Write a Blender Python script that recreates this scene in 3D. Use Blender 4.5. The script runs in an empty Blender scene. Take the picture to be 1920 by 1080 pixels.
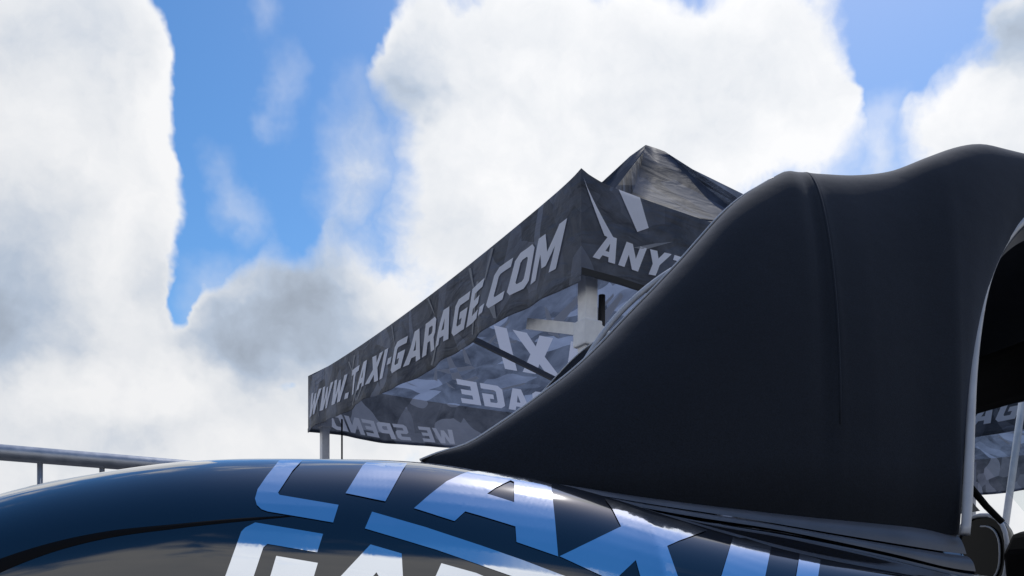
import bpy, bmesh, math, random
import numpy as np
from mathutils import Vector, Matrix
import mathutils.geometry as mgeo
from mathutils.bvhtree import BVHTree

random.seed(7)
rng = np.random.default_rng(7)
R = math.radians
SC = bpy.context.scene
COL = SC.collection

# ------------------------------------------------------------------ camera
EYE = 0.75                                   # camera height above the ground
FPX, HOR = 1625.0, 1122.0                    # focal length and horizon row, in photo pixels
cam_d = bpy.data.cameras.new('camera')
cam = bpy.data.objects.new('camera', cam_d)
COL.objects.link(cam)
cam.location = (0, 0, EYE)
cam.rotation_euler = (R(90), 0, 0)           # level, looking along +Y, rising-front shift
cam_d.sensor_width = 36
cam_d.lens = 36 * FPX / 1920
cam_d.shift_y = (HOR - 540) / 1920
cam_d.clip_start = 0.02
cam_d.clip_end = 4000
SC.camera = cam

# ------------------------------------------------------------------ exposure
SC.view_settings.view_transform = 'Standard'
SC.view_settings.look = 'None'
SC.view_settings.exposure = 0
SC.view_settings.gamma = 1
SC.view_settings.use_curve_mapping = False

# ------------------------------------------------------------------ sun
SUN_EL, SUN_AZ = 56, 24                      # azimuth: degrees to the right of +Y
sun_d = bpy.data.lights.new('sun', 'SUN')
sun_d.energy = 2.0
sun_d.angle = R(0.6)
sun_d.color = (1.0, 0.97, 0.93)
sun = bpy.data.objects.new('sun', sun_d)
COL.objects.link(sun)
sd = Vector((math.sin(R(SUN_AZ)) * math.cos(R(SUN_EL)), math.cos(R(SUN_AZ)) * math.cos(R(SUN_EL)), math.sin(R(SUN_EL))))
sun.rotation_euler = sd.to_track_quat('Z', 'Y').to_euler()
sun.location = sd * 60

# ------------------------------------------------------------------ sky with clouds
world = bpy.data.worlds.new('World')
SC.world = world
world.use_nodes = True
wn, wl = world.node_tree.nodes, world.node_tree.links
wn.clear()
W_STR = 0.10


def wnode(t, **kw):
    n = wn.new(t)
    for k, v in kw.items():
        setattr(n, k, v)
    return n


def wmath(op, a, b=None, c=None, clamp=False):
    n = wn.new('ShaderNodeMath')
    n.operation = op
    n.use_clamp = clamp
    for i, x in enumerate((a, b, c)):
        if x is None:
            continue
        if isinstance(x, (int, float)):
            n.inputs[i].default_value = x
        else:
            wl.new(x, n.inputs[i])
    return n.outputs[0]


def wmap(x, f0, f1, t0, t1, interp='SMOOTHSTEP'):
    n = wn.new('ShaderNodeMapRange')
    n.interpolation_type = interp
    wl.new(x, n.inputs[0])
    for i, v in enumerate((f0, f1, t0, t1)):
        n.inputs[i + 1].default_value = v
    return n.outputs[0]


def wnoise(vec, scale, detail, rough=0.55, dist=0.0, col=False):
    n = wn.new('ShaderNodeTexNoise')
    n.inputs['Scale'].default_value = scale
    n.inputs['Detail'].default_value = detail
    n.inputs['Roughness'].default_value = rough
    n.inputs['Distortion'].default_value = dist
    wl.new(vec, n.inputs['Vector'])
    return n.outputs['Color' if col else 'Fac']


def wvec(op, a, b):
    n = wn.new('ShaderNodeVectorMath')
    n.operation = op
    for i, x in enumerate((a, b)):
        if isinstance(x, (tuple, Vector)):
            n.inputs[i].default_value = tuple(x)
        elif x is not None:
            wl.new(x, n.inputs[i])
    return n


def sky_dir(u, v):
    return Vector(((u - 960) / FPX, 1, (HOR - v) / FPX)).normalized()


tc = wn.new('ShaderNodeTexCoord')
dirv = tc.outputs['Generated']
wc = wnoise(dirv, 6.0, 5.0, 0.6, col=True)
w1 = wvec('SUBTRACT', wc, (0.5, 0.5, 0.5)).outputs[0]
w1s = wn.new('ShaderNodeVectorMath'); w1s.operation = 'SCALE'
wl.new(w1, w1s.inputs[0]); w1s.inputs['Scale'].default_value = 0.11
warp = wvec('ADD', dirv, w1s.outputs[0]).outputs[0]
w2s = wn.new('ShaderNodeVectorMath'); w2s.operation = 'SCALE'
wl.new(w1, w2s.inputs[0]); w2s.inputs['Scale'].default_value = 0.16
warp2 = wvec('ADD', dirv, w2s.outputs[0]).outputs[0]


def blob_sum(vec, blobs, base):
    """base + sum of smooth spots: (u, v, half width px, half height px, weight)"""
    acc = base
    for (u, v, ru, rv, w) in blobs:
        c = sky_dir(u, v)
        k = c.y                                # a pixel is a little smaller away from the axis
        d = wvec('SUBTRACT', vec, c).outputs[0]
        d = wvec('MULTIPLY', d, (FPX / (ru * k * (0.6 + 0.4 * k)), FPX / ((ru + rv) * 0.5 * k * k), FPX / (rv * k))).outputs[0]
        L = wvec('LENGTH', d, None).outputs['Value']
        g = wmap(L, 0.0, 1.0, w, 0.0)
        acc = wmath('ADD', acc, g)
    return acc


# where the sky is open (negative) and where the cloud is thick (positive)
COVER = [
    (520, -20, 320, 220, -1.3), (490, 180, 250, 220, -1.1), (470, 350, 215, 180, -1.0), (640, 60, 110, 130, -0.5), (600, 240, 110, 160, -0.32),
    (560, 360, 110, 110, -0.65), (385, 480, 105, 110, -0.7), (335, 560, 50, 80, -0.75), (470, 250, 130, 160, -0.3),
    (1730, 0, 150, 130, -1.05), (1685, 105, 105, 90, -0.8), (1645, 190, 60, 80, -0.42),
    (60, 300, 380, 480, 0.9), (1050, 260, 420, 420, 0.7), (590, 640, 280, 190, 0.75), (1850, 300, 190, 200, 0.6),
    (1400, 120, 260, 260, 0.5), (160, 760, 330, 170, 0.5), (790, 90, 110, 170, 0.45),
    (500, 430, 60, 60, 0.3), (520, 20, 40, 70, 0.42), (548, 150, 26, 60, 0.5), (612, 200, 42, 90, 0.6), (690, 300, 100, 200, -0.3), (545, 715, 75, 60, -0.6),
    (1640, 400, 110, 90, 0.3), (1900, 40, 100, 120, 0.4),
]
OPEN_OVERHEAD = Vector((-0.12, -0.22, 0.96)).normalized()   # the lettering mirrors open blue overhead
n_big = wnoise(dirv, 2.3, 6.0, 0.55)
n_mid = wnoise(warp, 7.0, 7.0, 0.56)
cov = wmath('MULTIPLY_ADD', n_big, 1.5, -0.62)
cov = wmath('ADD', cov, wmath('MULTIPLY_ADD', n_mid, 0.9, -0.45))
# high overhead the cover thins; towards the horizon it closes up
sep = wn.new('ShaderNodeSeparateXYZ'); wl.new(dirv, sep.inputs[0])
elev = sep.outputs['Z']
cov = wmath('ADD', cov, wmap(elev, 0.15, 0.75, 0.22, -0.22))
cov = blob_sum(warp, COVER, cov)
_od = wvec('DISTANCE', warp, tuple(OPEN_OVERHEAD)).outputs['Value']
cov = wmath('ADD', cov, wmap(_od, 0.30, 0.85, -0.45, 0.0))
# borders: crisp on the big banks, feathered where the cloud thins out
soft = blob_sum(dirv, [(500, 450, 280, 190, 0.42), (700, 300, 150, 230, 0.40), (1640, 320, 120, 140, 0.35)], wmap(_od, 0.30, 0.95, 0.95, 0.24))
alpha = wmap(wmath('DIVIDE', wmath('ADD', cov, 0.02), soft), 0.0, 1.0, 0.0, 1.0)
# thin veil with soft borders
VEIL = [(705, 320, 120, 230, 1.0), (460, 360, 60, 130, 0.35), (545, 160, 50, 110, 0.3), (1640, 280, 90, 130, 0.75),
        (510, 20, 60, 80, 0.3), (420, 560, 120, 120, 0.4)]
veil = blob_sum(warp2, VEIL, 0.0)
veil = wmath('MULTIPLY', veil, wmap(n_mid, 0.3, 0.7, 0.4, 1.3), clamp=True)
alpha = wmath('MAXIMUM', alpha, veil)

# shade inside the clouds: grey undersides
GREY = [
    (-30, 500, 270, 280, 0.62), (60, 640, 170, 160, 0.22), (90, 100, 280, 220, 0.24), (300, 520, 90, 120, 0.14),
    (540, 610, 300, 190, 0.62), (640, 480, 200, 130, 0.25), (420, 640, 130, 110, 0.15), (755, 160, 140, 150, 0.38), (700, 300, 150, 200, 0.36),
    (790, 400, 130, 140, 0.18), (1905, 90, 140, 180, 0.52), (1300, 130, 200, 130, 0.07), (1100, 250, 190, 120, 0.07),
    (180, 830, 260, 80, 0.18), (480, 800, 150, 80, 0.12), (1640, 320, 90, 90, 0.22),
    (350, 300, 110, 330, -0.22), (240, 430, 110, 120, -0.12), (330, 720, 220, 90, -0.16), (150, 740, 240, 90, -0.14), (1000, 330, 300, 300, -0.12),
    (1560, 330, 260, 160, -0.14), (1820, 240, 130, 120, -0.2),
]
n_sh = wnoise(warp2, 4.2, 7.0, 0.58)
n_far = wnoise(dirv, 1.7, 3.0, 0.5)
shade = wmath('MULTIPLY_ADD', n_sh, 0.62, -0.16)
shade = wmath('ADD', shade, wmath('MULTIPLY_ADD', n_far, 0.3, -0.15))
# billows: the side of each puff that is turned from the sun is darker
toward = wvec('ADD', warp, tuple(sd * 0.022)).outputs[0]
n_off = wnoise(toward, 7.0, 7.0, 0.56)
shade = wmath('ADD', shade, wmath('MULTIPLY', wmath('SUBTRACT', n_off, n_mid), 0.85))
shade = blob_sum(warp2, GREY, shade)
# rims, where the cover is thin, stay bright
shade = wmath('SUBTRACT', shade, wmap(cov, 0.05, 0.5, 0.16, 0.0))
shade = wmath('MAXIMUM', wmath('MINIMUM', shade, 1.0), 0.0)
ramp = wn.new('ShaderNodeValToRGB')
wl.new(shade, ramp.inputs[0])
e = ramp.color_ramp.elements
e[0].position, e[0].color = 0.0, (0.88, 0.885, 0.90, 1)
e[1].position, e[1].color = 1.0, (0.25, 0.285, 0.34, 1)
e2 = e.new(0.25); e2.color = (0.74, 0.765, 0.805, 1)
e3 = e.new(0.58); e3.color = (0.455, 0.53, 0.645, 1)
# clouds glow brighter around the hidden sun
sdv = wvec('DOT_PRODUCT', dirv, tuple(sd)).outputs['Value']
glow = wmap(sdv, 0.5, 1.0, 1.0, 1.14)
cl = wn.new('ShaderNodeVectorMath'); cl.operation = 'SCALE'
wl.new(ramp.outputs[0], cl.inputs[0])
wl.new(wmath('MULTIPLY', glow, 1.0 / W_STR), cl.inputs['Scale'])
sky = wn.new('ShaderNodeTexSky')
sky.sky_type = 'NISHITA'
sky.sun_disc = False
sky.sun_elevation = R(SUN_EL)
sky.sun_rotation = R(SUN_AZ)
sky.air_density = 1.0
sky.dust_density = 0.6
sky.ozone_density = 2.0
skc = wn.new('ShaderNodeHueSaturation')
skc.inputs['Saturation'].default_value = 1.36
skc.inputs['Value'].default_value = 1.38
wl.new(sky.outputs[0], skc.inputs['Color'])
mixw = wn.new('ShaderNodeMix'); mixw.data_type = 'RGBA'
wl.new(alpha, mixw.inputs[0])
wl.new(skc.outputs[0], mixw.inputs[6])
wl.new(cl.outputs[0], mixw.inputs[7])
bg = wn.new('ShaderNodeBackground')
bg.inputs['Strength'].default_value = W_STR
wl.new(mixw.outputs[2], bg.inputs['Color'])
wo = wn.new('ShaderNodeOutputWorld')
wl.new(bg.outputs[0], wo.inputs['Surface'])

# ------------------------------------------------------------------ helpers
def tag(o, label=None, cat=None, group=None, kind=None):
    for k, v in (('label', label), ('category', cat), ('group', group), ('kind', kind)):
        if v:
            o[k] = v
    return o


def empty(name, loc):
    o = bpy.data.objects.new(name, None)
    COL.objects.link(o)
    o.location = loc
    o.empty_display_size = 0.2
    return o


def origin_of(o):
    p = Vector((0, 0, 0))
    while o is not None:
        p = p + o.location
        o = o.parent
    return p


def link_mesh(name, me, mat, parent=None, smooth=False, world_coords=True):
    if parent is not None and world_coords:
        off = origin_of(parent)
        me.transform(Matrix.Translation(-off))
    me.update()
    if mat:
        me.materials.append(mat)
    if smooth:
        me.shade_smooth()
    o = bpy.data.objects.new(name, me)
    COL.objects.link(o)
    if parent is not None:
        o.parent = parent
    return o


def mesh_obj(name, verts, faces, mat, parent=None, smooth=False):
    me = bpy.data.meshes.new(name)
    me.from_pydata([tuple(v) for v in verts], [], faces)
    return link_mesh(name, me, mat, parent, smooth)


def bm_obj(name, bm, mat, parent=None, smooth=False, bevel=0.0):
    if bevel:
        bmesh.ops.bevel(bm, geom=list(bm.edges), offset=bevel, segments=2, affect='EDGES', profile=0.6)
    bmesh.ops.recalc_face_normals(bm, faces=list(bm.faces))
    me = bpy.data.meshes.new(name)
    bm.to_mesh(me)
    bm.free()
    return link_mesh(name, me, mat, parent, smooth)


def grid_faces(n, m, close_m=False):
    f = []
    for i in range(n - 1):
        for j in range(m - 1 if not close_m else m):
            j2 = (j + 1) % m
            f.append((i * m + j, i * m + j2, (i + 1) * m + j2, (i + 1) * m + j))
    return f


def tube_geo(pts, rad, seg=12, flat=1.0, caps=True):
    """verts/faces of a swept tube; rad is a number or one per point"""
    pts = [Vector(p) for p in pts]
    n = len(pts)
    rads = [rad] * n if isinstance(rad, (int, float)) else list(rad)
    V, F = [], []
    up = Vector((0, 0, 1))
    prev = None
    for i, p in enumerate(pts):
        t = (pts[min(i + 1, n - 1)] - pts[max(i - 1, 0)]).normalized()
        if prev is None:
            a = t.cross(up)
            if a.length < 0.05:
                a = t.cross(Vector((1, 0, 0)))
            a.normalize()
        else:
            a = (prev - t * prev.dot(t)).normalized()
        prev = a
        b = t.cross(a)
        for k in range(seg):
            w = 2 * math.pi * k / seg
            V.append(p + (a * math.cos(w) + b * math.sin(w) * flat) * rads[i])
    F = grid_faces(n, seg, True)
    if caps:
        F.append(tuple(range(seg))[::-1])
        F.append(tuple((n - 1) * seg + k for k in range(seg)))
    return V, F


def tube(name, pts, rad, mat, parent=None, seg=12, flat=1.0):
    V, F = tube_geo(pts, rad, seg, flat)
    return mesh_obj(name, V, F, mat, parent, True)


def bar(name, p0, p1, w, h, mat, parent=None, side=None, bevel=0.0):
    """rectangular bar from p0 to p1"""
    p0, p1 = Vector(p0), Vector(p1)
    t = (p1 - p0).normalized()
    a = side.copy() if side else t.cross(Vector((0, 0, 1)))
    if a.length < 0.05:
        a = Vector((1, 0, 0))
    a = (a - t * a.dot(t)).normalized()
    b = t.cross(a)
    bm = bmesh.new()
    vs = []
    for p in (p0, p1):
        for x, y in ((-1, -1), (1, -1), (1, 1), (-1, 1)):
            vs.append(bm.verts.new(p + a * x * w / 2 + b * y * h / 2))
    for f in ((3, 2, 1, 0), (4, 5, 6, 7), (0, 1, 5, 4), (1, 2, 6, 5), (2, 3, 7, 6), (3, 0, 4, 7)):
        bm.faces.new([vs[k] for k in f])
    return bm_obj(name, bm, mat, parent, bevel=bevel)


def crom(pts, n):
    """smooth curve through points (Catmull-Rom by chord length), n samples"""
    P = np.array(pts, float)
    d = np.r_[0, np.cumsum(np.linalg.norm(np.diff(P, axis=0), axis=1) ** 0.7)]
    d /= d[-1]
    q = np.linspace(0, 1, n)
    m = np.gradient(P, d, axis=0)
    out = np.empty((n, P.shape[1]))
    idx = np.clip(np.searchsorted(d, q, side='right') - 1, 0, len(d) - 2)
    h = (d[idx + 1] - d[idx])[:, None]
    t = ((q - d[idx]) / (d[idx + 1] - d[idx]))[:, None]
    out = ((2 * t**3 - 3 * t**2 + 1) * P[idx] + (t**3 - 2 * t**2 + t) * h * m[idx]
           + (-2 * t**3 + 3 * t**2) * P[idx + 1] + (t**3 - t**2) * h * m[idx + 1])
    return out


def smooth_fn(xs, ys, sig=0.035):
    """smooth function through samples"""
    g = np.linspace(min(xs) - 0.6, max(xs) + 0.6, 2400)
    y = np.interp(g, xs, ys)
    dx = g[1] - g[0]
    k = int(4 * sig / dx)
    w = np.exp(-0.5 * (np.arange(-k, k + 1) * dx / sig) ** 2)
    w /= w.sum()
    y = np.convolve(np.pad(y, k, mode='edge'), w, 'valid')
    return lambda x: np.interp(x, g, y)


def fill_outlines(outs, maxlen=None):
    """2D outlines (holes by nesting) -> (verts2d, tris)"""
    cu = bpy.data.curves.new('tmp', 'CURVE')
    cu.dimensions = '2D'
    cu.fill_mode = 'BOTH'
    for o in outs:
        sp = cu.splines.new('POLY')
        sp.points.add(len(o) - 1)
        for p, q in zip(sp.points, o):
            p.co = (q[0], q[1], 0, 1)
        sp.use_cyclic_u = True
    ob = bpy.data.objects.new('tmp', cu)
    me = bpy.data.meshes.new_from_object(ob)
    bm = bmesh.new()
    bm.from_mesh(me)
    bpy.data.objects.remove(ob); bpy.data.curves.remove(cu); bpy.data.meshes.remove(me)
    bmesh.ops.remove_doubles(bm, verts=list(bm.verts), dist=1e-5)
    bmesh.ops.triangulate(bm, faces=list(bm.faces))
    if maxlen:
        for _ in range(7):
            long_e = [e for e in bm.edges if e.calc_length() > maxlen]
            if not long_e:
                break
            bmesh.ops.subdivide_edges(bm, edges=long_e, cuts=1)
            bmesh.ops.triangulate(bm, faces=list(bm.faces))
    bm.verts.index_update()
    V = [(v.co.x, v.co.y) for v in bm.verts]
    F = []
    for f in bm.faces:
        ids = [v.index for v in f.verts]
        a, b, c = (V[i] for i in ids)
        if (b[0] - a[0]) * (c[1] - a[1]) - (b[1] - a[1]) * (c[0] - a[0]) < 0:
            ids.reverse()
        F.append(tuple(ids))
    bm.free()
    return V, F


# ------------------------------------------------------------------ materials
def mat(name, col=(0.5, 0.5, 0.5), rough=0.5, metal=0.0, **kw):
    m = bpy.data.materials.new(name)
    m.use_nodes = True
    b = m.node_tree.nodes['Principled BSDF']
    b.inputs['Base Color'].default_value = (*col, 1)
    b.inputs['Roughness'].default_value = rough
    b.inputs['Metallic'].default_value = metal
    for k, v in kw.items():
        b.inputs[k].default_value = v
    return m


def nd(m, t, **kw):
    n = m.node_tree.nodes.new(t)
    for k, v in kw.items():
        if k in n.inputs:
            n.inputs[k].default_value = v
        else:
            setattr(n, k, v)
    return n


def lk(m, a, b):
    m.node_tree.links.new(a, b)


def add_noise(m, scale, c0, c1, detail=6, rough_var=None, bump=None, bump_scale=None, vec_scale=None, lo=0.3, hi=0.7, bump_dist=0.002):
    """colour mottling, roughness wear and fine relief in object space"""
    b = m.node_tree.nodes['Principled BSDF']
    tcn = nd(m, 'ShaderNodeTexCoord')
    vec = tcn.outputs['Object']
    if vec_scale:
        mp = nd(m, 'ShaderNodeMapping')
        mp.inputs['Scale'].default_value = vec_scale
        lk(m, vec, mp.inputs[0]); vec = mp.outputs[0]
    n = nd(m, 'ShaderNodeTexNoise', Scale=scale, Detail=detail)
    lk(m, vec, n.inputs['Vector'])
    r = nd(m, 'ShaderNodeValToRGB')
    r.color_ramp.elements[0].position = lo
    r.color_ramp.elements[1].position = hi
    r.color_ramp.elements[0].color = (*c0, 1)
    r.color_ramp.elements[1].color = (*c1, 1)
    lk(m, n.outputs['Fac'], r.inputs[0])
    lk(m, r.outputs[0], b.inputs['Base Color'])
    if rough_var:
        mr = nd(m, 'ShaderNodeMapRange')
        mr.inputs[3].default_value, mr.inputs[4].default_value = rough_var
        lk(m, n.outputs['Fac'], mr.inputs[0])
        lk(m, mr.outputs[0], b.inputs['Roughness'])
    if bump:
        n2 = nd(m, 'ShaderNodeTexNoise', Scale=bump_scale or scale * 4, Detail=4.0)
        lk(m, vec, n2.inputs['Vector'])
        bp = nd(m, 'ShaderNodeBump', Strength=bump, Distance=bump_dist)
        lk(m, n2.outputs['Fac'], bp.inputs['Height'])
        lk(m, bp.outputs[0], b.inputs['Normal'])
    return m


M = {}
M['asphalt'] = add_noise(mat('asphalt', rough=0.9), 1.4, (0.10, 0.10, 0.105), (0.16, 0.16, 0.165), bump=0.6, bump_scale=90, detail=10, bump_dist=0.01)
M['paint'] = mat('black_car_paint', (0.004, 0.006, 0.012), 0.08, **{'Coat Weight': 1.0, 'Coat Roughness': 0.02, 'Specular IOR Level': 0.8})
M['chrome_vinyl'] = add_noise(mat('mirror_vinyl', rough=0.07, metal=1.0), 9, (0.80, 0.85, 0.93), (0.88, 0.92, 0.98), rough_var=(0.05, 0.12))
M['moulding'] = add_noise(mat('grey_moulding', rough=0.35), 12, (0.06, 0.066, 0.08), (0.095, 0.102, 0.122))
M['rubber'] = mat('black_rubber', (0.004, 0.004, 0.005), 0.7, **{'Specular IOR Level': 0.12})
M['seal'] = add_noise(mat('pale_window_seal', rough=0.35), 20, (0.38, 0.395, 0.43), (0.47, 0.485, 0.52))
M['trim_dark'] = mat('dark_trim', (0.004, 0.004, 0.0055), 0.9, **{'Specular IOR Level': 0.15})
M['plastic'] = mat('black_gloss_plastic', (0.006, 0.006, 0.008), 0.18)
M['steel'] = add_noise(mat('galvanised_steel', rough=0.45, metal=0.75), 40, (0.36, 0.38, 0.42), (0.48, 0.50, 0.54), rough_var=(0.35, 0.6))
M['alu'] = add_noise(mat('brushed_aluminium', rough=0.45, metal=0.0), 30, (0.66, 0.67, 0.70), (0.78, 0.79, 0.81), rough_var=(0.35, 0.55))
M['alu_dark'] = mat('grey_strut', (0.16, 0.17, 0.195), 0.5)
M['strap'] = mat('black_strap', (0.008, 0.009, 0.012), 0.7)
M['tyre'] = mat('tyre_rubber', (0.012, 0.012, 0.012), 0.8)
M['mirror'] = mat('mirror_glass', (0.004, 0.005, 0.006), 0.05, **{'Specular IOR Level': 0.08})
M['dark_glass'] = mat('dark_glass', (0.004, 0.005, 0.006), 0.04, **{'Coat Weight': 0.4})


def glass_mat():
    m = bpy.data.materials.new('clear_glass')
    m.use_nodes = True
    ns = m.node_tree.nodes
    ns.remove(ns['Principled BSDF'])
    tr = nd(m, 'ShaderNodeBsdfTransparent'); tr.inputs[0].default_value = (0.86, 0.9, 0.9, 1)
    gl = nd(m, 'ShaderNodeBsdfGlossy'); gl.inputs['Roughness'].default_value = 0.02
    fc = nd(m, 'ShaderNodeLayerWeight', Blend=0.5)
    pw = nd(m, 'ShaderNodeMath', operation='POWER'); pw.inputs[1].default_value = 5.0
    lk(m, fc.outputs['Facing'], pw.inputs[0])
    lw = nd(m, 'ShaderNodeMath', operation='MULTIPLY_ADD'); lw.inputs[1].default_value = 0.9; lw.inputs[2].default_value = 0.04
    lk(m, pw.outputs[0], lw.inputs[0])
    mx = nd(m, 'ShaderNodeMixShader')
    lk(m, lw.outputs[0], mx.inputs[0]); lk(m, tr.outputs[0], mx.inputs[1]); lk(m, gl.outputs[0], mx.inputs[2])
    lk(m, mx.outputs[0], ns['Material Output'].inputs[0])
    return m


M['glass'] = glass_mat()


def fabric_top():
    m = mat('black_soft_top_cloth', (0.014, 0.016, 0.021), 0.85, **{'Sheen Weight': 0.2, 'Sheen Roughness': 0.5, 'Specular IOR Level': 0.25})
    b = m.node_tree.nodes['Principled BSDF']
    b.inputs['Sheen Tint'].default_value = (0.75, 0.82, 1, 1)
    t = nd(m, 'ShaderNodeTexCoord')
    n = nd(m, 'ShaderNodeTexNoise', Scale=5.0, Detail=6.0)
    lk(m, t.outputs['Object'], n.inputs['Vector'])
    r = nd(m, 'ShaderNodeValToRGB')
    r.color_ramp.elements[0].position, r.color_ramp.elements[1].position = 0.3, 0.75
    r.color_ramp.elements[0].color = (0.0034, 0.0060, 0.0115, 1)
    r.color_ramp.elements[1].color = (0.0058, 0.0090, 0.0158, 1)
    lk(m, n.outputs['Fac'], r.inputs[0]); lk(m, r.outputs[0], b.inputs['Base Color'])
    we = nd(m, 'ShaderNodeTexNoise', Scale=420.0, Detail=3.0)
    lk(m, t.outputs['Object'], we.inputs['Vector'])
    wr = nd(m, 'ShaderNodeMapRange')
    wr.inputs[1].default_value, wr.inputs[2].default_value, wr.inputs[3].default_value, wr.inputs[4].default_value = 0.3, 0.7, 0.62, 1.4
    lk(m, we.outputs['Fac'], wr.inputs[0])
    wm = nd(m, 'ShaderNodeVectorMath', operation='SCALE')
    lk(m, r.outputs[0], wm.inputs[0]); lk(m, wr.outputs[0], wm.inputs['Scale'])
    lk(m, wm.outputs[0], b.inputs['Base Color'])
    wv = nd(m, 'ShaderNodeTexNoise', Scale=900.0, Detail=2.0)
    lk(m, t.outputs['Object'], wv.inputs['Vector'])
    n3 = nd(m, 'ShaderNodeTexNoise', Scale=9.0, Detail=3.0)
    lk(m, t.outputs['Object'], n3.inputs['Vector'])
    b1 = nd(m, 'ShaderNodeBump', Strength=0.25, Distance=0.0008)
    lk(m, wv.outputs['Fac'], b1.inputs['Height'])
    b2 = nd(m, 'ShaderNodeBump', Strength=0.2, Distance=0.012)
    lk(m, n3.outputs['Fac'], b2.inputs['Height']); lk(m, b1.outputs[0], b2.inputs['Normal'])
    lk(m, b2.outputs[0], b.inputs['Normal'])
    return m


M['soft_top'] = fabric_top()


def tent_fabric(name, dark, light, trans, streak=1.0, rough=0.5, wrinkle=0.55, shards=0.5):
    """printed polyester: mottled smoke print, pale slashes, wrinkles, some light through"""
    m = bpy.data.materials.new(name)
    m.use_nodes = True
    ns = m.node_tree.nodes
    b = ns['Principled BSDF']
    b.inputs['Roughness'].default_value = rough
    b.inputs['Specular IOR Level'].default_value = 0.35
    t = nd(m, 'ShaderNodeTexCoord')
    n1 = nd(m, 'ShaderNodeTexNoise', Scale=5.5, Detail=8.0, Roughness=0.65, Distortion=0.6)
    lk(m, t.outputs['Object'], n1.inputs['Vector'])
    r1 = nd(m, 'ShaderNodeValToRGB')
    r1.color_ramp.elements[0].position, r1.color_ramp.elements[1].position = 0.34, 0.72
    r1.color_ramp.elements[0].color = (*dark, 1)
    r1.color_ramp.elements[1].color = (*light, 1)
    lk(m, n1.outputs['Fac'], r1.inputs[0])
    # pale slashes: thin ridges of a stretched, tilted noise
    mp = nd(m, 'ShaderNodeMapping')
    mp.inputs['Rotation'].default_value = (0.5, 0.9, 0.3)
    mp.inputs['Scale'].default_value = (6.0, 1.2, 1.6)
    lk(m, t.outputs['Object'], mp.inputs[0])
    n2 = nd(m, 'ShaderNodeTexNoise', Scale=1.7, Detail=2.0, Distortion=0.8)
    lk(m, mp.outputs[0], n2.inputs['Vector'])
    sb = nd(m, 'ShaderNodeMath', operation='SUBTRACT'); sb.inputs[1].default_value = 0.5
    lk(m, n2.outputs['Fac'], sb.inputs[0])
    ab = nd(m, 'ShaderNodeMath', operation='ABSOLUTE'); lk(m, sb.outputs[0], ab.inputs[0])
    mr = nd(m, 'ShaderNodeMapRange', interpolation_type='SMOOTHSTEP')
    mr.inputs[1].default_value, mr.inputs[2].default_value = 0.012, 0.035
    mr.inputs[3].default_value, mr.inputs[4].default_value = 0.42 * streak, 0.0
    lk(m, ab.outputs[0], mr.inputs[0])
    gate = nd(m, 'ShaderNodeTexNoise', Scale=2.6, Detail=1.0)
    lk(m, t.outputs['Object'], gate.inputs['Vector'])
    g2 = nd(m, 'ShaderNodeMapRange', interpolation_type='SMOOTHSTEP')
    g2.inputs[1].default_value, g2.inputs[2].default_value = 0.5, 0.56
    lk(m, gate.outputs['Fac'], g2.inputs[0])
    ml = nd(m, 'ShaderNodeMath', operation='MULTIPLY')
    lk(m, mr.outputs[0], ml.inputs[0]); lk(m, g2.outputs[0], ml.inputs[1])
    mx = nd(m, 'ShaderNodeMix', data_type='RGBA')
    lk(m, ml.outputs[0], mx.inputs[0]); lk(m, r1.outputs[0], mx.inputs[6])
    mx.inputs[7].default_value = (light[0] * 3.4, light[1] * 3.4, light[2] * 3.5, 1)
    # jagged shards of the print: stretched cells, some of them paler
    dn = nd(m, 'ShaderNodeTexNoise', Scale=3.0, Detail=1.0)
    lk(m, t.outputs['Object'], dn.inputs['Vector'])
    dv = nd(m, 'ShaderNodeVectorMath', operation='MULTIPLY_ADD')
    dv.inputs[1].default_value = (0.25, 0.25, 0.25)
    lk(m, dn.outputs['Color'], dv.inputs[0]); lk(m, t.outputs['Object'], dv.inputs[2])
    mp3 = nd(m, 'ShaderNodeMapping')
    mp3.inputs['Rotation'].default_value = (0.75, 0.55, 0.4)
    mp3.inputs['Scale'].default_value = (2.2, 7.5, 3.6)
    lk(m, dv.outputs[0], mp3.inputs[0])
    vo = nd(m, 'ShaderNodeTexVoronoi', Scale=1.25, Randomness=1.0)
    lk(m, mp3.outputs[0], vo.inputs['Vector'])
    sx = nd(m, 'ShaderNodeSeparateColor'); lk(m, vo.outputs['Color'], sx.inputs[0])
    rs_ = nd(m, 'ShaderNodeValToRGB'); rs_.color_ramp.interpolation = 'CONSTANT'
    el = rs_.color_ramp.elements
    el[0].position, el[0].color = 0.0, (0, 0, 0, 1)
    el[1].position, el[1].color = 0.86, (1, 1, 1, 1)
    e_ = el.new(0.52); e_.color = (0.22, 0.22, 0.22, 1)
    e_ = el.new(0.72); e_.color = (0.55, 0.55, 0.55, 1)
    lk(m, sx.outputs[0], rs_.inputs[0])
    sm = nd(m, 'ShaderNodeMath', operation='MULTIPLY'); sm.inputs[1].default_value = shards
    lk(m, rs_.outputs[0], sm.inputs[0])
    mxs = nd(m, 'ShaderNodeMix', data_type='RGBA')
    lk(m, sm.outputs[0], mxs.inputs[0]); lk(m, mx.outputs[2], mxs.inputs[6])
    mxs.inputs[7].default_value = (light[0] * 2.3, light[1] * 2.3, light[2] * 2.35, 1)
    mx = mxs
    lk(m, mx.outputs[2], b.inputs['Base Color'])
    # wrinkles
    mp2 = nd(m, 'ShaderNodeMapping'); mp2.inputs['Scale'].default_value = (1.0, 1.0, 2.4)
    lk(m, t.outputs['Object'], mp2.inputs[0])
    n3 = nd(m, 'ShaderNodeTexNoise', Scale=4.5, Detail=4.0, Distortion=0.9)
    lk(m, mp2.outputs[0], n3.inputs['Vector'])
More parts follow.
